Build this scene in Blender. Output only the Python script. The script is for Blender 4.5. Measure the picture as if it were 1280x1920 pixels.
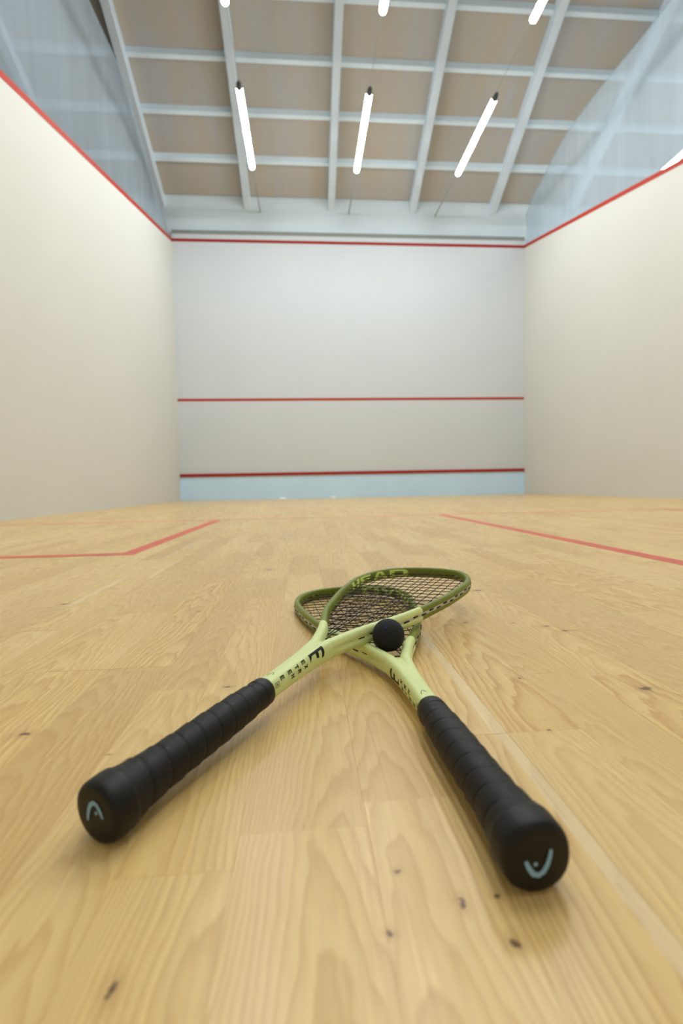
import bpy, bmesh, math, random
from mathutils import Vector, Matrix
from mathutils.bvhtree import BVHTree
random.seed(11)
S = bpy.context.scene
for o in list(bpy.data.objects):
    bpy.data.objects.remove(o)
col = S.collection
PI = math.pi

# ---------------------------------------------------------------- camera, world, exposure
F_PX, CX, CY, CZ = 889.33641, -0.96748, 0.97109, 0.20518
YAW, PITCH, ROLL = 0.07608, -0.05338, -0.01938

def cam_axes():
    cy, sy, cp, sp = math.cos(YAW), math.sin(YAW), math.cos(PITCH), math.sin(PITCH)
    f = Vector((sy*cp, cy*cp, sp)); r0 = Vector((cy, -sy, 0)); u0 = r0.cross(f)
    c, s = math.cos(ROLL), math.sin(ROLL)
    return c*r0 + s*u0, -s*r0 + c*u0, f

CR, CU, CF = cam_axes()
CO = Vector((CX, CY, CZ))
cd = bpy.data.cameras.new('camera')
cam = bpy.data.objects.new('camera', cd)
col.objects.link(cam)
cam.matrix_world = Matrix(((CR.x, CU.x, -CF.x, CX), (CR.y, CU.y, -CF.y, CY), (CR.z, CU.z, -CF.z, CZ), (0, 0, 0, 1)))
cd.sensor_fit = 'HORIZONTAL'; cd.sensor_width = 24.0; cd.lens = F_PX/1280*24.0
cd.clip_start = 0.01; cd.clip_end = 100
cd.dof.use_dof = True; cd.dof.focus_distance = 0.57; cd.dof.aperture_fstop = 4.9
S.camera = cam
w = bpy.data.worlds.new('world'); S.world = w; w.use_nodes = True
w.node_tree.nodes['Background'].inputs[0].default_value = (0.75, 0.85, 1.0, 1)
w.node_tree.nodes['Background'].inputs[1].default_value = 0.3
S.view_settings.view_transform = 'Standard'; S.view_settings.look = 'None'
S.view_settings.gamma = 1.0; S.view_settings.use_curve_mapping = False
S.view_settings.exposure = 0.16
TUBE_STRENGTH = 80.0
S.cycles.use_denoising = True
S.cycles.max_bounces = 10; S.cycles.diffuse_bounces = 6; S.cycles.transparent_max_bounces = 12

# ---------------------------------------------------------------- helpers
def lin(r, g, b):
    def f(c):
        c /= 255.0
        return c/12.92 if c <= 0.04045 else ((c + 0.055)/1.055)**2.4
    return (f(r), f(g), f(b), 1.0)

class NT:
    """small helper around a node tree"""
    def __init__(s, m):
        m.use_nodes = True; s.t = m.node_tree; s.n = s.t.nodes; s.l = s.t.links
        s.bsdf = s.n['Principled BSDF']
    def node(s, typ, **kw):
        n = s.n.new(typ)
        for k, v in kw.items(): setattr(n, k, v)
        return n
    def set(s, sock, v):
        if isinstance(v, bpy.types.NodeSocket): s.l.new(v, sock)
        else: sock.default_value = v
    def math(s, op, a, b=0.0, c=0.0, clamp=False):
        n = s.node('ShaderNodeMath', operation=op, use_clamp=clamp)
        s.set(n.inputs[0], a); s.set(n.inputs[1], b); s.set(n.inputs[2], c)
        return n.outputs[0]
    def vmath(s, op, a, b=(0, 0, 0)):
        n = s.node('ShaderNodeVectorMath', operation=op)
        s.set(n.inputs[0], a); s.set(n.inputs[1], b)
        return n.outputs[1] if op in ('LENGTH', 'DISTANCE', 'DOT_PRODUCT') else n.outputs[0]
    def noise(s, vec, scale, detail=2.0, rough=0.5):
        n = s.node('ShaderNodeTexNoise'); s.set(n.inputs['Vector'], vec)
        n.inputs['Scale'].default_value = scale; n.inputs['Detail'].default_value = detail
        n.inputs['Roughness'].default_value = rough
        return n.outputs[0]
    def mix(s, f, a, b, mode='MIX'):
        n = s.node('ShaderNodeMix', data_type='RGBA', blend_type=mode)
        s.set(n.inputs[0], f); s.set(n.inputs[6], a); s.set(n.inputs[7], b)
        return n.outputs[2]
    def remap(s, v, a, b, c, d, smooth=False):
        n = s.node('ShaderNodeMapRange')
        if smooth: n.interpolation_type = 'SMOOTHSTEP'
        s.set(n.inputs[0], v)
        for i, q in enumerate((a, b, c, d)): s.set(n.inputs[1+i], q)
        return n.outputs[0]
    def bump(s, h, strength, dist):
        n = s.node('ShaderNodeBump'); n.inputs['Strength'].default_value = strength
        n.inputs['Distance'].default_value = dist; s.l.new(h, n.inputs['Height'])
        s.l.new(n.outputs[0], s.bsdf.inputs['Normal'])

def mat(name, rgb, rough=0.6, spec=0.3, var=0.05, vscale=3.0, bump=0.0, bscale=60.0, bdist=0.001, metallic=0.0, rvar=0.0):
    """painted or plain surface with faint procedural mottling"""
    m = bpy.data.materials.new(name); t = NT(m)
    c = lin(*rgb)
    geo = t.node('ShaderNodeTexCoord').outputs['Object']
    n = t.noise(geo, vscale, 4.0)
    d = tuple(x*(1-var) for x in c[:3]) + (1,)
    e = tuple(min(1, x*(1+var)) for x in c[:3]) + (1,)
    t.l.new(t.mix(t.remap(n, 0.3, 0.7, 0, 1), d, e), t.bsdf.inputs['Base Color'])
    t.bsdf.inputs['Roughness'].default_value = rough
    if rvar: t.l.new(t.remap(t.noise(geo, vscale*5, 3.0), 0.3, 0.7, rough-rvar, rough+rvar), t.bsdf.inputs['Roughness'])
    t.bsdf.inputs['Specular IOR Level'].default_value = spec
    t.bsdf.inputs['Metallic'].default_value = metallic
    if bump: t.bump(t.noise(geo, bscale, 3.0), bump, bdist)
    return m

def obj(name, me, m, parent=None, loc=None):
    if isinstance(me, bmesh.types.BMesh):
        d = bpy.data.meshes.new(name); me.to_mesh(d); me.free(); me = d
    o = bpy.data.objects.new(name, me); col.objects.link(o)
    if m and not me.materials: me.materials.append(m)
    if parent: o.parent = parent
    if loc: o.location = loc
    return o
def tag(o, label=None, cat=None, group=None, kind=None):
    for k, v in (('label', label), ('category', cat), ('group', group), ('kind', kind)):
        if v: o[k] = v
    return o
def empty(name, label, cat, mw=None, group=None):
    o = bpy.data.objects.new(name, None); col.objects.link(o); o.empty_display_size = 0.05
    if mw is not None: o.matrix_world = mw
    return tag(o, label, cat, group)
def add_box(bm, a, b):
    v = [bm.verts.new((x, y, z)) for z in (a[2], b[2]) for y in (a[1], b[1]) for x in (a[0], b[0])]
    for f in ((0, 2, 3, 1), (4, 5, 7, 6), (0, 1, 5, 4), (2, 6, 7, 3), (0, 4, 6, 2), (1, 3, 7, 5)):
        bm.faces.new([v[i] for i in f])
    return v
def box(name, a, b, m, parent=None, bevel=0.0):
    bm = bmesh.new(); add_box(bm, a, b)
    if bevel: bmesh.ops.bevel(bm, geom=bm.edges[:], offset=bevel, segments=1, affect='EDGES', profile=0.5)
    return obj(name, bm, m, parent)
def prism(bm, poly, axis, a, b):
    """extrude a polygon (two coordinates) along axis from a to b"""
    def P(p, t):
        return (t, p[0], p[1]) if axis == 0 else (p[0], t, p[1]) if axis == 1 else (p[0], p[1], t)
    A = [bm.verts.new(P(p, a)) for p in poly]; B = [bm.verts.new(P(p, b)) for p in poly]
    n = len(poly)
    bm.faces.new(A); bm.faces.new(B[::-1])
    for i in range(n): bm.faces.new((A[i], B[i], B[(i+1) % n], A[(i+1) % n]))
    bmesh.ops.recalc_face_normals(bm, faces=bm.faces[:])
def add_tube(bm, pts, r, seg=8, closed=False, cap=True):
    pts = [Vector(p) for p in pts]; rings = []
    n = len(pts)
    for i, p in enumerate(pts):
        a = pts[i-1] if (i > 0 or closed) else p; b = pts[(i+1) % n] if (i < n-1 or closed) else p
        t = (b-a).normalized(); up = Vector((0, 0, 1)) if abs(t.z) < 0.9 else Vector((1, 0, 0))
        x = t.cross(up).normalized(); y = x.cross(t)
        rr = r[i] if isinstance(r, (list, tuple)) else r
        rings.append([bm.verts.new(p + rr*(math.cos(2*PI*k/seg)*x + math.sin(2*PI*k/seg)*y)) for k in range(seg)])
    for i in range(n if closed else n-1):
        A, B = rings[i], rings[(i+1) % n]
        for k in range(seg): bm.faces.new((A[k], A[(k+1) % seg], B[(k+1) % seg], B[k]))
    if cap and not closed: bm.faces.new(rings[0][::-1]); bm.faces.new(rings[-1])
    bmesh.ops.recalc_face_normals(bm, faces=bm.faces[:])
def smooth(o, angle=None):
    for f in o.data.polygons: f.use_smooth = True
    return o
def project(P):
    d = Vector(P) - CO; z = d.dot(CF)
    if z < 0.02: return None
    return 640 + F_PX*d.dot(CR)/z, 960 - F_PX*d.dot(CU)/z, z

# ---------------------------------------------------------------- materials of the hall
M_side = mat('cream plaster', (210, 210, 203), 0.75, 0.15, 0.012, 1.2, 0.05, 90)
M_front = mat('cool white plaster', (208, 214, 217), 0.75, 0.15, 0.012, 1.2, 0.05, 90)
M_gable = mat('white painted gable', (216, 228, 234), 0.8, 0.15, 0.03, 1.5, 0.05, 60)
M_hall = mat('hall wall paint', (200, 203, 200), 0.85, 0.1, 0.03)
M_hall_shade = mat('hall wall paint darkened for shade', (112, 124, 136), 0.85, 0.1, 0.03)  # darker copy of the hall colour, so the left side reads as unlit
M_tin = mat('pale blue tin sheet', (200, 230, 255), 0.5, 0.3, 0.02)
M_red = mat('red court paint', (158, 32, 24), 0.55, 0.25, 0.05)
M_redside = mat('red court paint on the side walls', (176, 52, 32), 0.55, 0.25, 0.05)
M_redfloor = mat('worn red line paint', (212, 98, 78), 0.45, 0.3, 0.08, 8)
M_bar = mat('plain grey', (140, 146, 140), 0.5, 0.4, 0.05)
M_beam = mat('whitewashed beam', (208, 220, 230), 0.7, 0.2, 0.06, 2.5, 0.1, 30)
M_purlin = mat('whitewashed purlin', (220, 236, 246), 0.7, 0.2, 0.05, 2.5, 0.1, 30)
M_roof = mat('roof deck', (150, 150, 146), 0.9, 0.1)

def panel_mat():
    m = bpy.data.materials.new('plywood ceiling panel'); t = NT(m)
    p = t.node('ShaderNodeNewGeometry').outputs['Position']
    rnd = t.node('ShaderNodeObjectInfo').outputs['Random']
    sv = t.vmath('ADD', t.vmath('MULTIPLY', p, (1.6, 0.35, 0.35)), t.node('ShaderNodeCombineXYZ').outputs[0])
    n1 = t.noise(sv, 1.6, 4.0, 0.6)
    n2 = t.noise(t.vmath('MULTIPLY', p, (30, 2.0, 2.0)), 1.0, 3.0)
    base = t.mix(t.remap(n1, 0.35, 0.72, 0, 1), lin(184, 184, 184), lin(190, 177, 154))
    base = t.mix(t.math('MULTIPLY', rnd, 0.25), base, lin(174, 172, 168))
    base = t.mix(t.remap(n2, 0.3, 0.7, 0.0, 0.12), base, lin(156, 147, 136))
    t.l.new(base, t.bsdf.inputs['Base Color'])
    t.bsdf.inputs['Roughness'].default_value = 0.8; t.bsdf.inputs['Specular IOR Level'].default_value = 0.15
    return m
M_panel = panel_mat()

def net_mat():
    m = bpy.data.materials.new('fine white net cloth'); t = NT(m)
    t.n.remove(t.bsdf)
    out = t.n['Material Output']
    uv = t.node('ShaderNodeUVMap').outputs[0]
    w1 = t.node('ShaderNodeTexWave', wave_type='BANDS', bands_direction='Y', wave_profile='SIN')
    w1.inputs['Scale'].default_value = 13.0; w1.inputs['Distortion'].default_value = 1.2
    w1.inputs['Detail'].default_value = 1.0; w1.inputs['Detail Scale'].default_value = 0.4
    t.l.new(uv, w1.inputs['Vector'])
    w2 = t.noise(t.vmath('MULTIPLY', uv, (5.0, 0.35, 1.0)), 1.0, 3.0)
    a = t.math('ADD', t.remap(w1.outputs[1], 0, 1, -0.03, 0.03), t.remap(w2, 0.3, 0.7, 0.52, 0.60))
    d = t.node('ShaderNodeBsdfDiffuse'); d.inputs[0].default_value = lin(196, 211, 220)
    tl = t.node('ShaderNodeBsdfTranslucent'); tl.inputs[0].default_value = lin(196, 211, 220)
    mx = t.node('ShaderNodeMixShader'); mx.inputs[0].default_value = 0.45
    t.l.new(d.outputs[0], mx.inputs[1]); t.l.new(tl.outputs[0], mx.inputs[2])
    tr = t.node('ShaderNodeBsdfTransparent'); tr.inputs[0].default_value = (0.97, 0.99, 1.0, 1)
    m2 = t.node('ShaderNodeMixShader'); t.l.new(a, m2.inputs[0])
    t.l.new(tr.outputs[0], m2.inputs[1]); t.l.new(mx.outputs[0], m2.inputs[2])
    t.l.new(m2.outputs[0], out.inputs[0])
    return m
M_net = net_mat()
M_hem = mat('net hem cord', (150, 168, 180), 0.8, 0.1)

# ---------------------------------------------------------------- walls
W, FY = 3.2, 9.75
SL = 2.44/9.75
def side_top(y): return 4.62 - SL*(FY - y)
for name, x0, x1, sx in (('wall_left', -3.3, -3.2, 1), ('wall_right', 3.2, 3.3, -1)):
    bm = bmesh.new()
    prism(bm, [(0, -0.02), (FY, -0.02), (FY, side_top(FY)), (0, side_top(0))], 0, x0, x1)
    o = obj(name, bm, M_side); o['kind'] = 'structure'
    f = x1 if sx > 0 else x0
    bm = bmesh.new()
    prism(bm, [(0, side_top(0)-0.052), (FY, side_top(FY)-0.052), (FY, side_top(FY)+0.004), (0, side_top(0)+0.004)], 0, f - 0.02, f + 0.004*1 if sx > 0 else f + 0.02)
    if sx < 0:
        for v in bm.verts:
            if abs(v.co.x - (f-0.02)) < 1e-6: v.co.x = f - 0.004
    tag(obj('out_line', bm, M_redside, o), 'sloping red out line along the wall top')
wf = box('wall_front', (-3.2, FY, -0.02), (3.2, FY+0.05, 4.705), M_front); wf['kind'] = 'structure'
def strip(name, z0, z1, m, label, th=0.004, x0=-3.2, x1=3.2):
    return tag(box(name, (x0, FY-th, z0), (x1, FY+0.01, z1), m, wf), label)
strip('out_line', 4.57, 4.62, M_red, 'red out line across the front wall')
strip('service_line', 1.785, 1.83, M_redside, 'red service line across the front wall', 0.003)
strip('tin_panel', 0.0, 0.43, M_tin, 'pale blue tin panel along the floor', 0.012)
b = strip('tin_batten', 0.43, 0.484, M_red, 'red batten on top of the tin', 0.03)
strip('bar', 4.705, 4.765, M_bar, 'grey rail on top of the front wall', 0.012, -3.19, 3.21)  # plain grey bar along the top edge
gb = bmesh.new()
prism(gb, [(-6.6, -0.02), (9.6, -0.02), (9.6, 5.6), (-6.6, 5.6)], 1, FY+0.05, FY+0.25)
obj('gable_panel', gb, M_gable, wf)
RY = 2.4                                   # ridge of the roof
def roof_z(y): return 5.2 + 0.56*(FY - y) if y > RY else 5.2 + 0.56*(FY - RY) - 0.56*(RY - y)
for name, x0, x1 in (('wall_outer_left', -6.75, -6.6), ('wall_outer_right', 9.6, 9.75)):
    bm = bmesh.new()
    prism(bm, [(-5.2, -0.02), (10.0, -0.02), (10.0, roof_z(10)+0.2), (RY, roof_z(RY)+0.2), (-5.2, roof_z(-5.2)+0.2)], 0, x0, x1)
    obj(name, bm, M_hall_shade if name.endswith('left') else M_hall)['kind'] = 'structure'
box('wall_outer_back', (-6.6, -5.35, -0.02), (9.6, -5.2, roof_z(-5.2)+0.2), M_hall)['kind'] = 'structure'
box('wall_back', (-3.3, -0.12, -0.02), (3.3, 0.0, 2.13), M_side)['kind'] = 'structure'

# ---------------------------------------------------------------- ceiling: beams, purlins, panels
bm = bmesh.new()
prism(bm, [(10.0, roof_z(10)+0.24), (RY, roof_z(RY)+0.24), (-5.35, roof_z(-5.35)+0.24), (-5.35, roof_z(-5.35)+0.4), (RY, roof_z(RY)+0.4), (10.0, roof_z(10)+0.4)], 0, -6.75, 9.75)
ceil = obj('ceiling', bm, M_roof); ceil['kind'] = 'structure'
BX = [-0.375 + 1.495*k for k in range(-4, 7)]
bmB = bmesh.new()
prism(bmB, [(9.8, roof_z(9.8)), (RY, roof_z(RY)), (RY, roof_z(RY)+0.235), (9.8, roof_z(9.8)+0.235)], 0, -0.06, 0.06)
bmesh.ops.bevel(bmB, geom=[e for e in bmB.edges], offset=0.006, segments=1, affect='EDGES', profile=0.5)
meB = bpy.data.meshes.new('beam'); bmB.to_mesh(meB); bmB.free(); meB.materials.append(M_beam)
for x in BX: obj('beam', meB, M_beam, ceil, (x, 0, 0))
PY = [9.235 - 0.572*k for k in range(0, 9)]
def seg_mesh(nm, y0, y1, h0, h1, m, L):
    b = bmesh.new(); prism(b, [(y0, -0.56*y0+h0), (y1, -0.56*y1+h0), (y1, -0.56*y1+h1), (y0, -0.56*y0+h1)], 0, 0.0, L)
    bmesh.ops.bevel(b, geom=b.edges[:], offset=0.004, segments=1, affect='EDGES', profile=0.5)
    me = bpy.data.meshes.new(nm); b.to_mesh(me); b.free(); me.materials.append(m); return me
meP = seg_mesh('purlin', -0.025, 0.025, 0.125, 0.235, M_purlin, 1.375)
meQ = seg_mesh('panel', -0.259, 0.259, 0.205, 0.232, M_panel, 1.375)
for i, x in enumerate(BX[:-1]):
    for k, y in enumerate(PY):
        obj('purlin', meP, M_purlin, ceil, (x+0.06, y, roof_z(y)))
        yc = y + 0.286
        obj('panel', meQ, M_panel, ceil, (x+0.06, yc, roof_z(yc)))
bm = bmesh.new()
y1 = PY[-1] - 0.05
prism(bm, [(y1, roof_z(y1)+0.205), (RY, roof_z(RY)+0.205), (RY, roof_z(RY)+0.235), (y1, roof_z(y1)+0.235)], 0, -6.5, 9.5)
obj('panel', bm, M_panel, ceil)

# ---------------------------------------------------------------- floor: parquet planks, painted lines
KNOTS = [(-1.21, 1.384, .0065, .5), (-1.124, 1.344, .002, .4), (-1.052, 1.163, .0045, 1.9), (-0.895, 1.188, .0035, 2.2), (-0.879, 1.166, .003, 1.2),
         (-0.877, 1.191, .0016, 1), (-0.933, 1.176, .0018, 1), (-0.636, 1.406, .008, .6), (-0.747, 1.446, .0022, 1), (-0.627, 1.617, .006, .5),
         (-0.666, 1.638, .003, .6), (-1.053, 1.461, .005, .45), (-0.77, 1.34, .0018, 1), (-1.41, 1.866, .009, .5), (-0.613, 1.592, .005, .6),
         (-0.64, 1.855, .012, .4), (-0.923, 1.211, .0014, 1), (-1.061, 2.168, .012, .6), (-1.15, 1.776, .004, .7), (-0.735, 1.65, .006, .5)]
def floor_mat():
    m = bpy.data.materials.new('oak parquet'); t = NT(m)
    uv = t.node('ShaderNodeUVMap').outputs[0]
    at = t.node('ShaderNodeAttribute', attribute_name='plank').outputs
    sp = t.node('ShaderNodeSeparateColor'); t.l.new(at[0], sp.inputs[0])
    r1, r2, r3 = sp.outputs[0], sp.outputs[1], sp.outputs[2]
    pos = t.node('ShaderNodeNewGeometry').outputs['Position']
    su = t.node('ShaderNodeSeparateXYZ'); t.l.new(uv, su.inputs[0])
    u, v = su.outputs[0], su.outputs[1]
    off = t.node('ShaderNodeCombineXYZ'); t.l.new(t.math('MULTIPLY', r1, 91.0), off.inputs[0]); t.l.new(t.math('MULTIPLY', r2, 57.0), off.inputs[1])
    uvo = t.vmath('ADD', uv, off.outputs[0])
    # flat-sawn figure: nested arches y*B + A*(x-xc)^2, warped by noise
    warp = t.noise(t.vmath('MULTIPLY', uvo, (22.0, 5.0, 1.0)), 1.0, 3.0, 0.55)
    warp2 = t.noise(t.vmath('MULTIPLY', uvo, (120.0, 30.0, 1.0)), 1.0, 2.0)
    xc = t.math('MULTIPLY', t.math('SUBTRACT', r2, 0.5), 0.075)
    dx = t.math('SUBTRACT', u, xc)
    arch = t.math('MULTIPLY', t.math('MULTIPLY', dx, dx), t.remap(r1, 0, 1, 1500, 3600))
    along = t.math('MULTIPLY', v, t.remap(r3, 0, 1, 9.0, 24.0))
    f = t.math('ADD', t.math('ADD', arch, along), t.math('MULTIPLY', warp, 5.0))
    f = t.math('ADD', f, t.math('MULTIPLY', warp2, 0.45))
    ring = t.math('FRACT', f)
    ring = t.math('MULTIPLY', t.math('POWER', ring, 2.2), t.remap(ring, 0.88, 1.0, 1.0, 0.0))
    fib = t.noise(t.vmath('MULTIPLY', uvo, (420.0, 7.0, 1.0)), 1.0, 4.0, 0.65)
    pore = t.remap(t.noise(t.vmath('MULTIPLY', uvo, (1500.0, 40.0, 1.0)), 1.0, 2.0), 0.60, 0.72, 0, 1)
    blot = t.noise(t.vmath('MULTIPLY', uvo, (14.0, 4.0, 1.0)), 1.0, 3.0)
    c = t.mix(blot, lin(237, 207, 142), lin(224, 184, 106))
    c = t.mix(t.math('MULTIPLY', ring, t.remap(r2, 0, 1, 0.60, 1.0)), c, lin(184, 130, 52))
    c = t.mix(t.remap(fib, 0.38, 0.66, 0.0, 0.34), c, lin(172, 130, 72))
    c = t.mix(t.math('MULTIPLY', pore, 0.18), c, lin(140, 98, 50))
    # tone of each plank
    c = t.mix(t.remap(r1, 0, 1, 0.0, 0.42), c, lin(234, 206, 146))
    c = t.mix(t.remap(r3, 0.50, 1, 0.0, 0.40), c, lin(186, 146, 88))
    # pale sapwood edge on some planks
    sap = t.math('MULTIPLY', t.remap(r2, 0.91, 0.92, 0, 1), t.remap(t.math('ADD', u, t.math('MULTIPLY', t.math('SUBTRACT', warp, 0.5), 0.008)), 0.0215, 0.0235, 0, 0.55))
    c = t.mix(sap, c, lin(232, 212, 170))
    # knots of the individual boards
    nz = t.node('ShaderNodeTexNoise'); t.l.new(pos, nz.inputs['Vector']); nz.inputs['Scale'].default_value = 160; nz.inputs['Detail'].default_value = 2
    wp = t.vmath('ADD', pos, t.vmath('MULTIPLY', t.vmath('SUBTRACT', nz.outputs[1], (0.5, 0.5, 0.5)), (0.006, 0.006, 0)))
    km = None; kh = None
    for x, y, r, e in KNOTS:
        d = t.vmath('LENGTH', t.vmath('MULTIPLY', t.vmath('SUBTRACT', wp, (x, y, 0)), (1/(r*min(1, 1/e)), 1/(r*min(1, e)), 0)))
        a = t.remap(d, 0.45, 1.05, 1, 0, True); h = t.remap(d, 0.6, 3.4, 1, 0, True)
        km = a if km is None else t.math('MAXIMUM', km, a); kh = h if kh is None else t.math('MAXIMUM', kh, h)
    c = t.mix(t.math('MULTIPLY', kh, 0.28), c, lin(160, 112, 60))
    c = t.mix(t.math('MULTIPLY', km, 0.85), c, lin(78, 52, 38))
    t.l.new(c, t.bsdf.inputs['Base Color'])
    t.l.new(t.remap(fib, 0.3, 0.7, 0.24, 0.32), t.bsdf.inputs['Roughness'])
    t.bsdf.inputs['Specular IOR Level'].default_value = 0.42
    t.bump(t.math('ADD', t.math('MULTIPLY', fib, 0.5), t.math('MULTIPLY', ring, -0.6)), 0.06, 0.0006)
    return m
M_floor = floor_mat()
fl = box('floor', (-6.6, -5.2, -0.06), (9.6, FY+0.05, -0.0125), mat('concrete subfloor', (150, 140, 125), 0.9)); fl['kind'] = 'structure'

NEAR_SEAMS = [-1.391, -1.332, -1.267, -1.198, -1.127, -1.074, -1.011, -0.9345, -0.872, -0.806, -0.742, -0.678]
seams = [s for s in NEAR_SEAMS]
x = seams[0]
while x > -3.2 + 0.03: x -= 0.0655; seams.insert(0, max(x, -3.2))
x = seams[-1]
while x < 3.2 - 0.03: x += 0.0655; seams.append(min(x, 3.2))
seams[0] = -3.2; seams[-1] = 3.2
FIXED = {-1.011: [1.70], -0.9345: [1.267, 1.72], -0.872: [1.34, 1.62], -1.198: [1.528, 1.712], -1.127: [1.46, 2.045], -1.074: [1.68, 1.857, 2.045], -1.267: [1.528, 1.78],
         -1.332: [1.528, 1.786], -0.806: [1.34, 1.79]}
planks = []
for i in range(len(seams)-1):
    fx = []
    for k, v in FIXED.items():
        if abs(k - seams[i]) < 1e-4: fx = v
    rng = random.Random(100+i)
    ys = list(fx) if fx else [1.0 + rng.uniform(0, 0.4)]
    while ys[-1] < FY - 0.15: ys.append(min(FY, ys[-1] + rng.uniform(0.26, 0.52)))
    if ys[-1] < FY: ys[-1] = FY
    while ys[0] > 0.15: ys.insert(0, max(0.0, ys[0] - rng.uniform(0.26, 0.52)))
    ys[0] = 0.0
    for j in range(len(ys)-1):
        r = (rng.random(), rng.random()*(0.9 if seams[i] > -1.34 and ys[j] < 2.6 else 1.0), rng.random())
        if abs(seams[i] + 0.872) < 1e-4 and ys[j] < 1.5 : r = (0.45, 0.93, 0.3)
        planks.append((seams[i], seams[i+1], ys[j], ys[j+1], r, rng.uniform(-0.00012, 0.00012)))
def plank_size(p):
    q = [project((x, y, 0)) for x in p[:2] for y in (max(p[2], CY+0.12), max(p[3], CY+0.12))]
    if any(k is None for k in q): return 0
    xs = [min(1280, max(0, k[0])) for k in q]; ys = [min(1920, max(0, k[1])) for k in q]
    if max(xs)-min(xs) < 1 or max(ys)-min(ys) < 1: return 0
    return abs((q[1][1]-q[0][1])*(q[2][0]-q[0][0])) if True else 0
planks.sort(key=lambda p: -plank_size(p))
def plank_geo(p, V, Fc, U, A):
    x0, x1, y0, y1, r, dz = p
    g, c = 0.00003, 0.0001
    xm, ym = (x0+x1)/2, (y0+y1)/2
    n = len(V)
    V += [(x0+g, y0+g, -0.0125), (x1-g, y0+g, -0.0125), (x1-g, y1-g, -0.0125), (x0+g, y1-g, -0.0125),
          (x0+g, y0+g, dz-c), (x1-g, y0+g, dz-c), (x1-g, y1-g, dz-c), (x0+g, y1-g, dz-c),
          (x0+g+c, y0+g+c, dz), (x1-g-c, y0+g+c, dz), (x1-g-c, y1-g-c, dz), (x0+g+c, y1-g-c, dz)]
    fs = [(8, 9, 10, 11)] + [(4+k, 4+(k+1) % 4, 8+(k+1) % 4, 8+k) for k in range(4)] + [(k, (k+1) % 4, 4+(k+1) % 4, 4+k) for k in range(4)]
    for f in fs:
        Fc.append([n+k for k in f])
        for k in f:
            U.append((V[n+k][0]-xm, V[n+k][1]-ym)); A.append((r[0], r[1], r[2], 1.0))
def plank_mesh(nm, ps):
    V, Fc, U, A = [], [], [], []
    for p in ps: plank_geo(p, V, Fc, U, A)
    me = bpy.data.meshes.new(nm); me.from_pydata(V, [], Fc)
    l = me.uv_layers.new(name='UVMap'); l.data.foreach_set('uv', [c for q in U for c in q])
    a = me.color_attributes.new('plank', 'FLOAT_COLOR', 'CORNER'); a.data.foreach_set('color', [c for q in A for c in q])
    me.materials.append(M_floor)
    return me
for p in planks[:300]: obj('plank', plank_mesh('plank', [p]), None, fl)
tag(obj('parquet_field', plank_mesh('parquet_field', planks[300:]), None, fl), None, kind='stuff')
M_redworn = mat('faded red line paint', (222, 148, 112), 0.45, 0.3, 0.08, 8)
def fline(x0, y0, x1, y1, label, m=None):
    tag(box('painted_line', (x0, y0, -0.0002), (x1, y1, 0.0006), m or M_redfloor, fl), label)
fline(-3.2, 4.155, 3.2, 4.205, 'faded red short line painted across the floor', M_redworn)
fline(-1.57, 2.53, -1.52, 4.155, 'red inner side line of the left service box')
fline(-3.2, 2.53, -1.57, 2.58, 'red rear line of the left service box')
fline(-0.065, 0.0, -0.015, 4.155, 'red half-court line running towards the back')
fline(1.55, 2.53, 1.6, 4.155, 'red inner side line of the right service box')
fline(1.6, 2.53, 3.2, 2.58, 'red rear line of the right service box')

# ---------------------------------------------------------------- safety nets above the side walls
def net(side, prof, label):
    o = None
    bm = bmesh.new(); uvl = bm.loops.layers.uv.new('UVMap')
    ys = [9.745 - 0.09*i for i in range(100)]
    rows = 16; G = []
    def top(y):
        for (a, za), (b, zb) in zip(prof, prof[1:]):
            if b <= y <= a: return za + (zb-za)*(a-y)/(a-b)
        return prof[-1][1] if y < prof[-1][0] else prof[0][1]
    for y in ys:
        z0, z1 = side_top(y)+0.002, top(y); rr = []
        for k in range(rows+1):
            f = k/rows
            d = 0.012*math.sin(f*PI)*math.sin(y*7.3 + 1.1*math.sin(y*2.1)) + 0.006*math.sin(y*17)*math.sin(f*PI)
            rr.append((bm.verts.new((side*(3.235 + d), y, z0 + (z1-z0)*f)), (y, z0 + (z1-z0)*f)))
        G.append(rr)
    for A, B in zip(G, G[1:]):
        for k in range(rows):
            q = (A[k], A[k+1], B[k+1], B[k]); fc = bm.faces.new([t[0] for t in q])
            for lp, t in zip(fc.loops, q): lp[uvl].uv = t[1]
    e = empty('safety_net', label, 'net', group=None)
    smooth(obj('net_cloth', bm, M_net, e))
    bm = bmesh.new(); add_tube(bm, [r[-1][0].co.copy() if False else (side*3.235, ys[i], top(ys[i])) for i, r in enumerate(G)], 0.006, 6)
    smooth(obj('hem_cord', bm, M_hem, e))
net(-1, [(9.75, 4.63), (9.19, 4.92), (8.64, 5.22), (8.1, 5.48), (7.75, 5.66), (7.3, 5.67), (6.5, 5.64), (3.0, 5.5), (0, 5.4)], 'sheer white safety net above the left side wall, in shade')
net(1, [(9.75, 5.14), (9.48, 5.33), (9.1, 5.44), (8.75, 5.57), (8.27, 5.65), (7.7, 5.65), (7.25, 5.62), (6.7, 5.57), (3.0, 5.5), (0, 5.4)], 'sheer white safety net above the right side wall, brightly lit')

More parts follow.
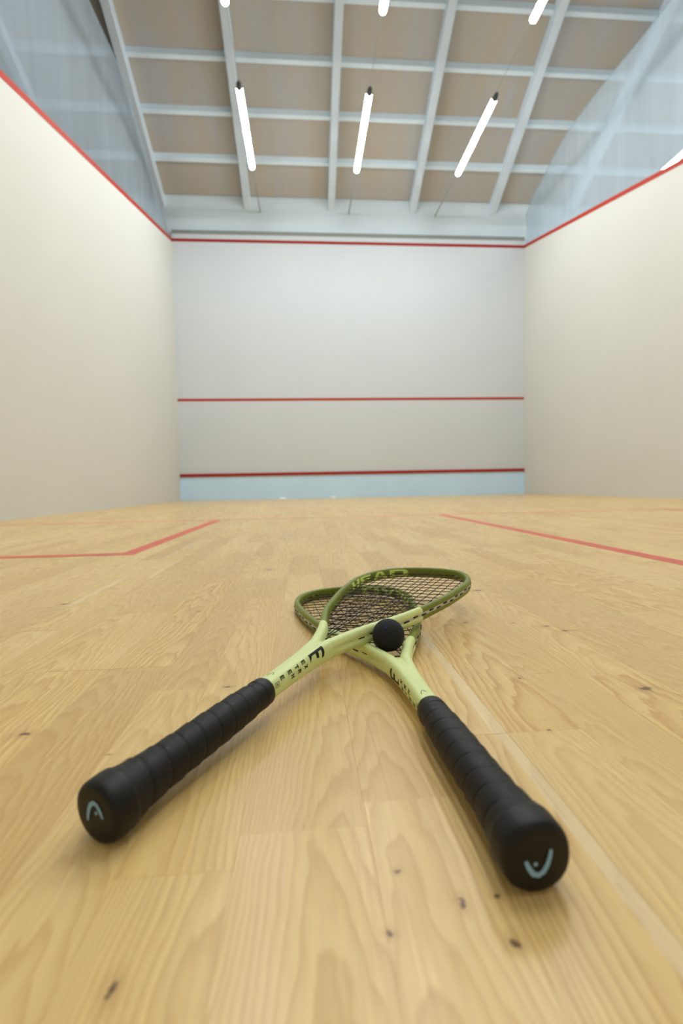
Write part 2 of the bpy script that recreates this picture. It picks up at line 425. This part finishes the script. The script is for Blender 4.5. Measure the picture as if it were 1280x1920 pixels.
# ---------------------------------------------------------------- tube lights on tension cables
m = bpy.data.materials.new('lit tube diffuser'); t = NT(m)
t.bsdf.inputs['Base Color'].default_value = (0.9, 0.9, 0.9, 1)
t.bsdf.inputs['Emission Color'].default_value = (0.95, 0.985, 1.0, 1)
t.bsdf.inputs['Emission Strength'].default_value = TUBE_STRENGTH
M_tube = m
M_shield = mat('added white light shield', (215, 218, 218), 0.5, 0.4)  # unlit upper shell, added to keep tube light off ceiling and upper walls
M_cap = mat('dark grey end cap', (62, 70, 72), 0.5, 0.4)
M_cable = mat('grey steel cable', (150, 152, 148), 0.5, 0.5)
TR, TZ = 0.037, 5.05
bm = bmesh.new(); n = 6
pts = [(0, 0.02, 0), (0, 0.03, 0), (0, 1.44, 0)] + [(0, 1.44 + 0.034*math.sin(a), 0) for a in (0.5, 1.0, 1.35)]
add_tube(bm, pts, [TR, TR, TR] + [TR*math.cos(a) for a in (0.5, 1.0, 1.35)], 14)
up = [f for f in bm.faces if f.calc_center_median().z > -TR*0.12 and f.calc_center_median().y < 1.47]
bh = bm.copy(); bmesh.ops.delete(bh, geom=[f for f in bh.faces if not (f.calc_center_median().z > -TR*0.12 and f.calc_center_median().y < 1.47)], context='FACES')
bmesh.ops.delete(bm, geom=up, context='FACES')
meH = bpy.data.meshes.new('added_shield'); bh.to_mesh(meH); bh.free(); meH.materials.append(M_shield)
for f in meH.polygons: f.use_smooth = True
meT = bpy.data.meshes.new('diffuser'); bm.to_mesh(meT); bm.free(); meT.materials.append(M_tube)
for f in meT.polygons: f.use_smooth = True
bm = bmesh.new(); add_tube(bm, [(0, -0.075, 0), (0, -0.05, 0), (0, -0.048, 0), (0, 0.0, 0), (0, 0.02, 0)], [0.012, 0.012, 0.026, 0.033, 0.0345], 14)
meC = bpy.data.meshes.new('end_cap'); bm.to_mesh(meC); bm.free(); meC.materials.append(M_cap)
bm = bmesh.new(); add_tube(bm, [(0, 1.474, 0), (0, 1.476, 0), (0, 1.5, 0)], [0.008, 0.012, 0.008], 10)
meE = bpy.data.meshes.new('end_pin'); bm.to_mesh(meE); bm.free(); meE.materials.append(M_cap)
meE2 = meE
def tube_light(x, y, label, group='lit tube lights hung over the court'):
    e = empty('tube_light', label, 'light', Matrix.Translation((x, y, TZ)), group)
    obj('diffuser', meT, None, e); obj('added_shield', meH, None, e); obj('end_cap', meC, None, e); obj('end_pin', meE, None, e)
CXS = (-1.645, -0.06, 1.53)
side_w = ('left', 'middle', 'right')
for x, s in zip(CXS, side_w):
    tube_light(x, 7.03, 'whole lit tube light on the %s cable, next to the front wall' % s)
    tube_light(x, 4.58, 'lit tube light on the %s cable, cut off by the top of the photo' % s)
    tube_light(x, 2.13, 'lit tube light on the %s cable, over the back of the court' % s)
    if s == 'middle': tube_light(x, -0.32, 'lit tube light added unseen on the middle cable, above the back wall')  # single out-of-view tube, added to balance the light on the floor
for y, s in ((7.03, 'end peeping over the red line on the right wall'), (4.58, 'in the neighbouring court, second from its front wall'), (2.13, 'in the neighbouring court, third from its front wall')):
    tube_light(4.74, y, 'lit tube light ' + s, 'lit tube lights of the neighbouring court')
for y, s in ((7.03, 'first'), (4.58, 'second')):
    tube_light(6.9, y, 'far lit tube light of the neighbouring court, %s from its front wall' % s, 'lit tube lights of the neighbouring court')
for x, s in list(zip(CXS, ('left', 'middle', 'right'))) + [(4.74, 'neighbouring')]:
    bm = bmesh.new()
    zc = TZ + TR + 0.003
    add_tube(bm, [(x, FY+0.05, 5.13), (x, FY-0.1, 5.125), (x, 8.53, zc+0.004), (x, 7.03, zc), (x, 6.55, zc-0.012), (x, 6.08, zc), (x, 4.58, zc), (x, 4.1, zc-0.012), (x, 3.63, zc), (x, 2.13, zc), (x, -0.32, zc), (x, -5.2, zc)],
             [0.011, 0.011] + [0.003]*10, 8)
    tag(obj('suspension_cable', bm, M_cable), 'thin steel cable carrying the %s row of tube lights' % s if s != 'neighbouring' else 'thin steel cable carrying the tube lights beyond the right wall', 'cable', 'tension cables of the tube lights')

# ---------------------------------------------------------------- small white blocks at the foot of the tin
M_block = mat('plain white', (236, 236, 230), 0.5, 0.4)
for x, s in ((-1.375, 'left'), (-0.442, 'right')):
    bm = bmesh.new(); add_box(bm, (-0.055, -0.05, 0), (0.055, 0, 0.03)); 
    for v in bm.verts:
        if v.co.z > 0.02 and v.co.y < -0.02: v.co.y += 0.03; v.co.x *= 0.8
    bmesh.ops.bevel(bm, geom=bm.edges[:], offset=0.004, segments=2, affect='EDGES', profile=0.5)
    tag(obj('wall_block', bm, M_block, None, (x, FY-0.0125, 0.0003)), 'small white clip at the foot of the blue tin, the %s one of two' % s, 'block', 'white blocks at the foot of the tin')

# ---------------------------------------------------------------- squash rackets
SC = 0.9506
CTRL = [(0.0085, 0.2729), (0.0256, 0.3215), (0.0594, 0.3951), (0.0845, 0.4850), (0.0948, 0.5450), (0.0980, 0.5880), (0.0890, 0.6310), (0.0665, 0.6625), (0.0350, 0.6772), (0.0, 0.6812)]
def catmull(P, n=14):
    Q = [Vector((2*P[0][0]-P[1][0], 2*P[0][1]-P[1][1]))] + [Vector(p) for p in P] + [Vector((-P[-2][0], P[-2][1]))]
    out = []
    for i in range(1, len(Q)-2):
        a, b, c, d = Q[i-1:i+3]
        for k in range(n):
            t = k/n
            out.append(0.5*(2*b + (c-a)*t + (2*a-5*b+4*c-d)*t*t + (3*b-a-3*c+d)*t**3))
    out.append(Q[-2]); return out
HALF = catmull(CTRL)                                      # right half, crotch to tip
ARM = [Vector((0.0030, 0.150)), Vector((0.0032, 0.17)), Vector((0.0034, 0.19)), Vector((0.0038, 0.21))] + [Vector((0.0045, 0.233)), Vector((0.0062, 0.252)), Vector((0.0075, 0.264))] + HALF
PATH = [Vector((-p.x, p.y)) for p in ARM[:-1]] + ARM[::-1]   # left arm, tip, right arm
def frame_at(path, i):
    a = path[max(0, i-1)]; b = path[min(len(path)-1, i+1)]
    t = (b-a).normalized(); return t, Vector((-t.y, t.x))      # left normal = outward on this path
HB = 0.0095
def half_depth(y): return HB + 0.0011*min(1, max(0, (0.44 - y)/0.08)) - 0.0013*min(1, max(0, (0.25 - y)/0.05))
def section(y):
    k = min(1, max(0, (0.40 - y)/0.12)); a = 0.0052 + 0.0016*k - 0.0006*min(1, max(0, (0.25-y)/0.05))
    ch = 0.0016*min(1, max(0, (y-0.272)/0.02))
    pts = []
    for j in range(20):
        th = 2*PI*j/20; c, s = math.cos(th), math.sin(th)
        n = a*abs(c)**0.72*(1 if c >= 0 else -1); z = half_depth(y)*abs(s)**0.8*(1 if s >= 0 else -1)
        if c > 0 and abs(z) < 0.0034: n -= ch
        pts.append((n, z))
    return pts
def build_frame():
    bm = bmesh.new(); rings = []
    for i, p in enumerate(PATH):
        t, nrm = frame_at(PATH, i)
        if i == 0 or i == len(PATH)-1: pass
        rings.append([bm.verts.new((p.x+nrm.x*n, p.y+nrm.y*n, z)) for n, z in section(p.y)])
    for A, B in zip(rings, rings[1:]):
        for k in range(20): bm.faces.new((A[k], A[(k+1) % 20], B[(k+1) % 20], B[k]))
    bm.faces.new(rings[0][::-1]); bm.faces.new(rings[-1])
    # core of the shaft
    ys = [0.149, 0.17, 0.19, 0.21, 0.23, 0.25, 0.267, 0.279]; rx = [.0088, .0090, .0092, .0095, .0109, .0113, .0090, .004]; rz = [.0094, .0095, .0097, .0100, .0103, .0098, .0088, .0060]
    rr = [[bm.verts.new((a*math.cos(2*PI*k/24), y, b*math.sin(2*PI*k/24))) for k in range(24)] for y, a, b in zip(ys, rx, rz)]
    for A, B in zip(rr, rr[1:]):
        for k in range(24): bm.faces.new((A[k], A[(k+1) % 24], B[(k+1) % 24], B[k]))
    bm.faces.new(rr[0][::-1]); bm.faces.new(rr[-1])
    bmesh.ops.recalc_face_normals(bm, faces=bm.faces[:])
    me = bpy.data.meshes.new('racket_blank'); bm.to_mesh(me); bm.free()
    o = bpy.data.objects.new('racket_blank', me); col.objects.link(o)
    r = o.modifiers.new('r', 'REMESH'); r.mode = 'VOXEL'; r.voxel_size = 0.0008; r.adaptivity = 0.0
    s = o.modifiers.new('s', 'SMOOTH'); s.factor = 0.5; s.iterations = 7
    dg = bpy.context.evaluated_depsgraph_get(); dg.update()
    out = bpy.data.meshes.new_from_object(o.evaluated_get(dg))
    bpy.data.objects.remove(o); bpy.data.meshes.remove(me)
    return out
blank = build_frame()
Y_LONG, Y_SHORT = 0.4233, 0.3364
bm = bmesh.new(); bm.from_mesh(blank)
def cut(sign, y):
    fs = [f for f in bm.faces if f.calc_center_median().x*sign > 0.012 and abs(f.calc_center_median().y - y) < 0.02]
    g = set(fs)
    for f in fs: g.update(f.edges); g.update(f.verts)
    bmesh.ops.bisect_plane(bm, geom=list(g), plane_co=(0, y, 0), plane_no=(0, 1, 0), dist=1e-6)
cut(1, Y_LONG); cut(-1, Y_SHORT)
def is_lime(c): return c.y < (Y_LONG if c.x > 0 else Y_SHORT)
bvh = BVHTree.FromBMesh(bm)
def take(lime):
    b = bm.copy()
    bmesh.ops.delete(b, geom=[f for f in b.faces if is_lime(f.calc_center_median()) != lime], context='FACES')
    if lime:
        b.normal_update()
        for v in b.verts:
            v.co += v.normal*0.0004
    for v in b.verts: v.co *= SC
    for f in b.faces: f.smooth = True
    me = bpy.data.meshes.new('throat' if lime else 'head_frame'); b.to_mesh(me); b.free(); return me
ME_throat, ME_head = take(True), take(False)
bm.free()

M_lime = mat('lime green satin paint', (220, 232, 160), 0.4, 0.4, 0.02, 30)
M_olive = mat('olive green satin paint', (116, 128, 30), 0.4, 0.45, 0.04, 30)
M_mark = mat('black print', (30, 34, 22), 0.5, 0.3, 0.02)
M_word = mat('light green print', (222, 245, 130), 0.45, 0.3, 0.02)
M_strip = mat('pale grommet strip', (196, 198, 182), 0.5, 0.4, 0.06, 200)
M_string = mat('black racket string', (9, 9, 10), 0.4, 0.3, 0.05, 200)
M_grip = mat('black grip tape', (25, 23, 22), 0.55, 0.3, 0.15, 90, 0.25, 900, 0.0004, rvar=0.08)
M_capm = mat('black rubber end', (14, 13, 13), 0.5, 0.35, 0.06, 100)
M_logo = mat('pale blue print', (142, 186, 220), 0.5, 0.3, 0.02)
M_faint = mat('dark green print', (112, 134, 84), 0.5, 0.3, 0.02)

def mesh_of(nm, bm, m, smooth_=True):
    for v in bm.verts: v.co *= SC
    me = bpy.data.meshes.new(nm); bm.to_mesh(me); bm.free(); me.materials.append(m)
    if smooth_:
        for f in me.polygons: f.use_smooth = True
    return me
ME_throat.materials.append(M_lime); ME_head.materials.append(M_olive)
# strings ------------------------------------------------------------
def half_x(y):
    best = 0
    for a, b in zip(HALF, HALF[1:]):
        if (a.y-y)*(b.y-y) <= 0 and abs(b.y-a.y) > 1e-9: best = max(best, a.x + (b.x-a.x)*(y-a.y)/(b.y-a.y))
    return best
def top_y(x):
    y = 0.68
    for a, b in zip(HALF, HALF[1:]):
        if a.y > 0.59 and (a.x-abs(x))*(b.x-abs(x)) <= 0 and abs(a.x-b.x) > 1e-9: y = a.y + (b.y-a.y)*(abs(x)-a.x)/(b.x-a.x)
    return y
mains, crosses = [], []
for i in range(7):
    xt = 0.0064 + 0.0128*i
    yb = (0.281, 0.293, 0.310, 0.333, 0.364, 0.402, 0.450)[i]
    for s in (-1, 1): mains.append(((s*half_x(yb), yb), (s*xt, top_y(xt))))
for k in range(20):
    y = 0.300 + 0.0190*k; x = half_x(y)
    crosses.append(((-x, y), (x, y)))
ST_MESH = []
def string_mesh(a, b, others, phase):
    a, b = Vector(a), Vector(b); d = b-a; L = d.length; hits = []
    for q, (c, e) in enumerate(others):
        c, e = Vector(c), Vector(e); g = e-c; den = d.x*g.y - d.y*g.x
        if abs(den) < 1e-9: continue
        t = ((c.x-a.x)*g.y - (c.y-a.y)*g.x)/den; u = ((c.x-a.x)*d.y - (c.y-a.y)*d.x)/den
        if 0.015 < t < 0.985 and 0 < u < 1: hits.append((t, 1 if (q+phase) % 2 else -1))
    hits.sort()
    pts = [(a.x, a.y, 0)] + [(a.x+d.x*t, a.y+d.y*t, 0.00055*s) for t, s in hits] + [(b.x, b.y, 0)]
    bm = bmesh.new(); add_tube(bm, pts, 0.00066, 6); return mesh_of('string', bm, M_string)
mo = sorted(mains, key=lambda s: s[1][0])
for i, s in enumerate(mo): ST_MESH.append(string_mesh(s[0], s[1], crosses, i))
for k, s in enumerate(crosses): ST_MESH.append(string_mesh(s[0], s[1], mo, k+1))
# grommet strip, pegs and outer string loops ---------------------------
gp = [i for i, p in enumerate(PATH) if p.y > 0.295]
bm = bmesh.new(); prev = None
for i in gp:
    p = PATH[i]; t, nrm = frame_at(PATH, i)
    r = [bm.verts.new((p.x+nrm.x*n, p.y+nrm.y*n, z)) for n, z in ((0.0030, -0.0026), (0.0043, -0.0026), (0.0047, -0.0015), (0.0047, 0.0015), (0.0043, 0.0026), (0.0030, 0.0026))]
    if prev:
        for k in range(6): bm.faces.new((prev[k], prev[(k+1) % 6], r[(k+1) % 6], r[k]))
    prev = r
bmesh.ops.recalc_face_normals(bm, faces=bm.faces[:])
ME_strip = mesh_of('grommet_strip', bm, M_strip, False)
def outer_point(q):
    """nearest index on PATH to a point"""
    return min(range(len(PATH)), key=lambda i: (PATH[i]-Vector(q)).length_squared)
bm = bmesh.new()
ends = [e for s in mains+crosses for e in s]
for e in ends:
    i = outer_point(e); t, nrm = frame_at(PATH, i); p = Vector(e)
    a = p - nrm*0.0046; b = p - nrm*0.0068
    add_tube(bm, [(a.x, a.y, 0), (b.x, b.y, 0)], [0.0017, 0.0013], 8)
ME_peg = mesh_of('grommets', bm, mat('dull grommet', (128, 130, 104), 0.5, 0.3))
# lengths along the path for loops
cum = [0.0]
for a, b in zip(PATH, PATH[1:]): cum.append(cum[-1] + (b-a).length)
def path_point(s):
    s = max(0, min(cum[-1]-1e-6, s))
    i = next(k for k in range(len(cum)-1) if cum[k+1] > s)
    f = (s-cum[i])/(cum[i+1]-cum[i]); p = PATH[i].lerp(PATH[i+1], f)
    t = (PATH[min(len(PATH)-1, i+2)] - PATH[max(0, i-1)]).normalized()
    return p, t, Vector((-t.y, t.x))
bm = bmesh.new()
add_tube(bm, [(0, -0.0056, 0), (0, -0.0050, 0.0), (0, 0.0050, 0), (0, 0.0056, 0)], [0.0004, 0.0011, 0.0011, 0.0004], 8)
ME_loop = mesh_of('string_loop', bm, M_string)
LOOPS = []
s = 0.165
s0 = next(cum[i] for i, p in enumerate(PATH) if p.y > 0.290)
k = 0
while s0 + 0.0195*k < cum[-1] - s0 + 0.001:
    p, t, nrm = path_point(s0 + 0.0195*k); q = p + nrm*0.0046
    LOOPS.append(Matrix.Translation(Vector((q.x, q.y, 0.0010 if k % 2 else -0.0006))*SC) @ Matrix.Rotation(math.atan2(t.y, t.x) - PI/2, 4, 'Z')); k += 1
# printed marks ------------------------------------------------------
def poly_bm(polys, step):
    b = bmesh.new()
    for P in polys: 
        f = b.faces.new([b.verts.new((x, y, 0)) for x, y in P])
    bmesh.ops.triangulate(b, faces=b.faces[:])
    for _ in range(6):
        es = [e for e in b.edges if e.calc_length() > step]
        if not es: break
        bmesh.ops.subdivide_edges(b, edges=es, cuts=1)
        bmesh.ops.triangulate(b, faces=b.faces[:])
    return b
def R_(x0, y0, x1, y1): return [(x0, y0), (x1, y0), (x1, y1), (x0, y1)]
GL = {  # unit letters, width 0..1, height 0..1
 'E': [R_(0, 0, .28, 1), R_(.28, .78, .95, 1), R_(.28, .4, .85, .61), R_(.28, 0, .95, .22)],
 'X': [[(0, 0), (.3, 0), (1, 1), (.7, 1)], [(.7, 0), (1, 0), (.3, 1), (0, 1)]],
 'T': [R_(0, .78, 1, 1), R_(.36, 0, .64, .78)],
 'R': [R_(0, 0, .28, 1), R_(.28, .78, .75, 1), R_(.28, .4, .75, .6), [(.75, .4), (.98, .5), (.98, .9), (.75, 1)], [(.45, .4), (.72, .4), (1, 0), (.7, 0)]],
 'M': [R_(0, 0, .22, 1), R_(.78, 0, 1, 1), [(.22, 1), (.22, .66), (.5, .2), (.5, .55)], [(.78, 1), (.5, .55), (.5, .2), (.78, .66)]],
 'H': [R_(0, 0, .3, 1), R_(.7, 0, 1, 1), R_(.3, .38, .7, .62)],
 'A': [[(0, 0), (.3, 0), (.46, .76), (.34, 1)], [(.7, 0), (1, 0), (.66, 1), (.54, .76)], [(.34, 1), (.46, .76), (.54, .76), (.66, 1)], R_(.24, .2, .76, .4)],
 'D': [R_(0, 0, .28, 1), R_(.28, .77, .7, 1), R_(.28, 0, .7, .23), [(.7, .77), (.7, 1), (.86, .95), (.97, .82), (1, .62), (1, .38), (.97, .18), (.86, .05), (.7, 0), (.7, .23), (.74, .3), (.74, .7)]],
}
def place(ch, x, y, w, h): return [[(x + a*w, y + b*h) for a, b in P] for P in GL[ch]]
# wrapped on the shaft: u = arc length from the top face towards +x, v = along the racket
R0 = 0.0112
def wrap_shaft(polys, nm, m, lift=0.00062):
    b = poly_bm(polys, 0.0012)
    for v in b.verts:
        ang = v.co.x/R0; y = v.co.y
        d = Vector((math.sin(ang), 0, math.cos(ang)))
        hit, nr, _, _ = bvh.ray_cast(Vector((0, y, 0)) + d*0.05, -d)
        v.co = (hit if hit else Vector((0, y, 0)) + d*R0) + d*lift
    bmesh.ops.recalc_face_normals(b, faces=b.faces[:])
    return mesh_of(nm, b, m)
big = [[(0, 0), (.27, .12), (.27, 1.0), (0, 1.0)], [(.27, .83), (.27, 1), (.62, 1), (.62, .83)], [(.62, .83), (.62, 1), (.98, .94), (1.08, .78), (.92, .80)], [(.27, .44), (.27, .62), (.86, .60), (.80, .44)], [(0, 0), (.27, .12), (.27, .17), (.86, .0)]]
rows = ['EX', 'TR', 'EM', 'E']
def shaft_marks(du):
    out = [('lettering', wrap_shaft([[(0.0083 + du + a*0.0092, 0.2285 + b*0.0265) for a, b in P] for P in big], 'lettering', M_mark), None)]
    polys = []
    for r, row in enumerate(rows):
        for c, ch in enumerate(row):
            polys += place(ch, 0.0087 + du + 0.0056*c, (0.2138, 0.2018, 0.1895, 0.1765)[r] + 0.0030*c, 0.0040, 0.0060)
    out.append(('lettering', wrap_shaft(polys, 'lettering', M_mark), None))
    bd = []
    for P in (R_(0, 0, 1, .1), R_(0, .9, 1, 1), R_(0, .1, .1, .9), R_(.9, .1, 1, .9), R_(.32, .3, .68, .7)): bd.append([(0.0112 + du + a*0.0052, 0.1668 + b*0.0062) for a, b in P])
    out.append(('badge', wrap_shaft(bd, 'badge', M_faint), None))
    return out
def stroke(pts, w):
    P = [Vector(p) for p in pts]; L, Rr = [], []
    for i, p in enumerate(P):
        t = (P[min(len(P)-1, i+1)] - P[max(0, i-1)]).normalized(); n = Vector((-t.y, t.x)); ww = w[i] if isinstance(w, list) else w
        L.append(p + n*ww/2); Rr.append(p - n*ww/2)
    return [[tuple(L[i]), tuple(L[i+1]), tuple(Rr[i+1]), tuple(Rr[i])] for i in range(len(P)-1)]
arch = [(-0.5, -0.62), (-0.47, -0.25), (-0.36, 0.1), (-0.2, 0.38), (0.0, 0.5), (0.18, 0.38), (0.34, 0.12), (0.46, -0.16)]
def circ(cx, cy, r): return [(cx + r*math.cos(2*PI*k/12), cy + r*math.sin(2*PI*k/12)) for k in range(12)]
MK = []
for uc in (-0.0015, 0.0335):
    MK.append(('emblem', wrap_shaft([[(uc + a*0.006, 0.1765 + b*0.007) for a, b in P] for P in stroke(arch, 0.15)], 'emblem', M_faint), None))
# word on the inner wall of the head, left half of the path
def wrap_inner(polys, nm, m):
    b = poly_bm(polys, 0.002)
    for v in b.verts:
        p, t, nrm = path_point(v.co.x); z = v.co.y
        o_ = Vector((p.x - nrm.x*0.03, p.y - nrm.y*0.03, z)); d = Vector((nrm.x, nrm.y, 0))
        hit, nr, _, _ = bvh.ray_cast(o_, d)
        v.co = (hit if hit else Vector((p.x - nrm.x*0.005, p.y - nrm.y*0.005, z))) - d*0.0002
    bmesh.ops.recalc_face_normals(b, faces=b.faces[:])
    return mesh_of(nm, b, m)
WORD = (0.410, 0.164, 0.0140)                  # start along the path, length, height
def word_polys():
    s0, L, h = WORD; out = []; wd = L/4.30
    for i, ch in enumerate('HEAD'): out += place(ch, s0 + i*wd*1.10, -h/2, wd, h)
    return out
MK.append(('lettering', wrap_inner(word_polys(), 'lettering', M_word), 'light green word on the inside of the head'))
# grip ------------------------------------------------------------------
YG, Y0 = 0.1624, -0.0127
def lerp_prof(P, y):
    for (a, ra), (b, rb) in zip(P, P[1:]):
        if a <= y <= b:
            f = (y-a)/(b-a); f = f*f*(3-2*f); return ra + (rb-ra)*f
    return P[-1][1]
GP = [(-0.0127, 0.0187), (-0.006, 0.0192), (0.004, 0.0188), (0.018, 0.0170), (0.036, 0.0156), (0.06, 0.0151), (0.09, 0.0149), (0.12, 0.0145), (0.15, 0.0131), (0.1624, 0.0122)]
def grip_r(y, th):
    r = lerp_prof(GP, y)
    ph = (y/0.0172 - th/(2*PI)) % 1.0
    if y > 0.009:
        r += 0.0009*(ph-0.5) - 0.0009*math.exp(-(min(ph, 1-ph)/0.06)**2)
    return r
def sect(th):
    c, s = math.cos(th), math.sin(th)
    return (abs(c)**2.5 + abs(s)**2.5)**(-1/2.5)
bm = bmesh.new(); NS = 48; NYG = 190; rings = []
for j in range(NYG+1):
    y = 0.004 + (0.155-0.004)*j/NYG; ring = []
    for k in range(NS):
        th = 2*PI*k/NS; r = grip_r(y, th)*(0.6 + 0.4*sect(th)) * 0.985
        ring.append(bm.verts.new((r*math.cos(th), y, r*math.sin(th))))
    rings.append(ring)
for A, B in zip(rings, rings[1:]):
    for k in range(NS): bm.faces.new((A[k], A[(k+1) % NS], B[(k+1) % NS], B[k]))
bm.faces.new(rings[0][::-1]); bm.faces.new(rings[-1]); bmesh.ops.recalc_face_normals(bm, faces=bm.faces[:])
ME_grip = mesh_of('grip', bm, M_grip)
def lathe(P, nm, m, ns=48):
    bm = bmesh.new(); rings = []
    for y, r in P:
        rings.append([bm.verts.new((r*(0.6+0.4*sect(2*PI*k/ns))*math.cos(2*PI*k/ns), y, r*(0.6+0.4*sect(2*PI*k/ns))*math.sin(2*PI*k/ns))) for k in range(ns)])
    for A, B in zip(rings, rings[1:]):
        for k in range(ns): bm.faces.new((A[k], A[(k+1) % ns], B[(k+1) % ns], B[k]))
    bm.faces.new(rings[0][::-1]); bm.faces.new(rings[-1]); bmesh.ops.recalc_face_normals(bm, faces=bm.faces[:])
    return mesh_of(nm, bm, m)
ME_cap = lathe([(Y0+0.0004, 0.0008), (Y0+0.0002, 0.011), (Y0+0.0003, 0.0160), (Y0+0.0010, 0.0178), (Y0+0.0030, 0.0190), (Y0+0.006, 0.0195), (Y0+0.0150, 0.0196), (Y0+0.0175, 0.0194), (Y0+0.0186, 0.0182)], 'butt_cap', M_capm)
ME_collar = lathe([(0.1500, 0.0122), (0.1505, 0.0131), (0.1515, 0.0133), (0.1608, 0.0127), (0.1619, 0.0123), (0.1624, 0.0100)], 'collar', M_capm)
# emblem on the end of the grip: x across, z up
EMB = [(-0.0067, -0.0047), (-0.0060, -0.0010), (-0.0046, 0.0030), (-0.0022, 0.0068), (0.0008, 0.0083), (0.0036, 0.0072), (0.0060, 0.0036), (0.0076, -0.0002)]
def end_emblem():
    b = poly_bm(stroke(EMB, [0.0016, .0022, .0025, .0028, .0029, .0028, .0025, .0017]) + [circ(0.0021, 0.0021, 0.0011)], 0.004)
    for v in b.verts: v.co = Vector((v.co.x, Y0 - 0.0003, v.co.y))
    bmesh.ops.recalc_face_normals(b, faces=b.faces[:])
    return mesh_of('emblem', b, M_logo, False)
ME_emb = end_emblem()

def pose(x, y, z, yaw, pit, rol, flip):
    m = Matrix.Translation((x, y, z)) @ Matrix.Rotation(yaw, 4, 'Z') @ Matrix.Rotation(pit, 4, 'X') @ Matrix.Rotation(rol, 4, 'Y')
    return m @ Matrix.Rotation(PI, 4, 'Y') if flip else m
def racket(mw, label, du):
    e = empty('squash_racket', label, 'racket', mw, 'crossed squash rackets')
    obj('head_frame', ME_head, None, e); obj('throat', ME_throat, None, e)
    for me in ST_MESH: obj('string', me, None, e)
    st = obj('grommet_strip', ME_strip, None, e)
    tag(obj('grommets', ME_peg, None, st), None, kind='stuff')
    for mt in LOOPS:
        o = obj('string_loop', ME_loop, None, st); o.matrix_local = mt
    obj('grip', ME_grip, None, e); obj('collar', ME_collar, None, e)
    cp = obj('butt_cap', ME_cap, None, e)
    tag(obj('emblem', ME_emb, None, cp), 'pale blue arch emblem on the black end')
    for nm, me, lab in MK + shaft_marks(du): tag(obj(nm, me, None, e), lab)
    return e
POSE_A = (-1.08670, 1.25627, 0.01875, -0.54151, 0.04370, -0.03357, False)
POSE_B = (-0.85679, 1.20078, 0.01865, 0.06226, -0.01334, -0.02031, True)
RA = racket(pose(*POSE_A), 'green squash racket lying on top, black grip pointing to the lower left, emblem arch upright', 0.0)
RB = racket(pose(*POSE_B), 'green squash racket lying underneath, black grip ending near the camera at lower right', 0.0040)

# ---------------------------------------------------------------- ball
M_ball = mat('black rubber', (34, 35, 38), 0.75, 0.25, 0.10, 120, 0.3, 1200, 0.0003)
BR_ = 0.01825
bc = Vector((-0.8763, 1.4985, 0.0352))
e = empty('squash_ball', 'black rubber squash ball with a tiny blue dot, resting on the strings between the rackets', 'ball', Matrix.Translation(bc))
bm = bmesh.new(); bmesh.ops.create_uvsphere(bm, u_segments=40, v_segments=24, radius=BR_)
smooth(obj('shell', bm, M_ball, e))
bm = bmesh.new()
def on_ball(px, py):
    d = (CF + CR*((px-640)/F_PX) - CU*((py-960)/F_PX)).normalized(); oc = CO - bc
    b_ = oc.dot(d); t_ = -b_ - math.sqrt(max(0, b_*b_ - (oc.dot(oc) - BR_**2))); return oc + d*t_
n = on_ball(723, 1176).normalized()
xx = n.cross(Vector((0, 0, 1))).normalized(); yy = n.cross(xx)
ctr = bm.verts.new(n*(BR_+0.00012)); rg = [bm.verts.new((n*BR_ + 0.0013*(math.cos(k*PI/6)*xx + math.sin(k*PI/6)*yy)).normalized()*(BR_+0.0001)) for k in range(12)]
for k in range(12): bm.faces.new((ctr, rg[k], rg[(k+1) % 12]))
bmesh.ops.recalc_face_normals(bm, faces=bm.faces[:])
tag(obj('dot', bm, mat('blue dot paint', (24, 40, 130), 0.5), e), 'tiny blue dot')
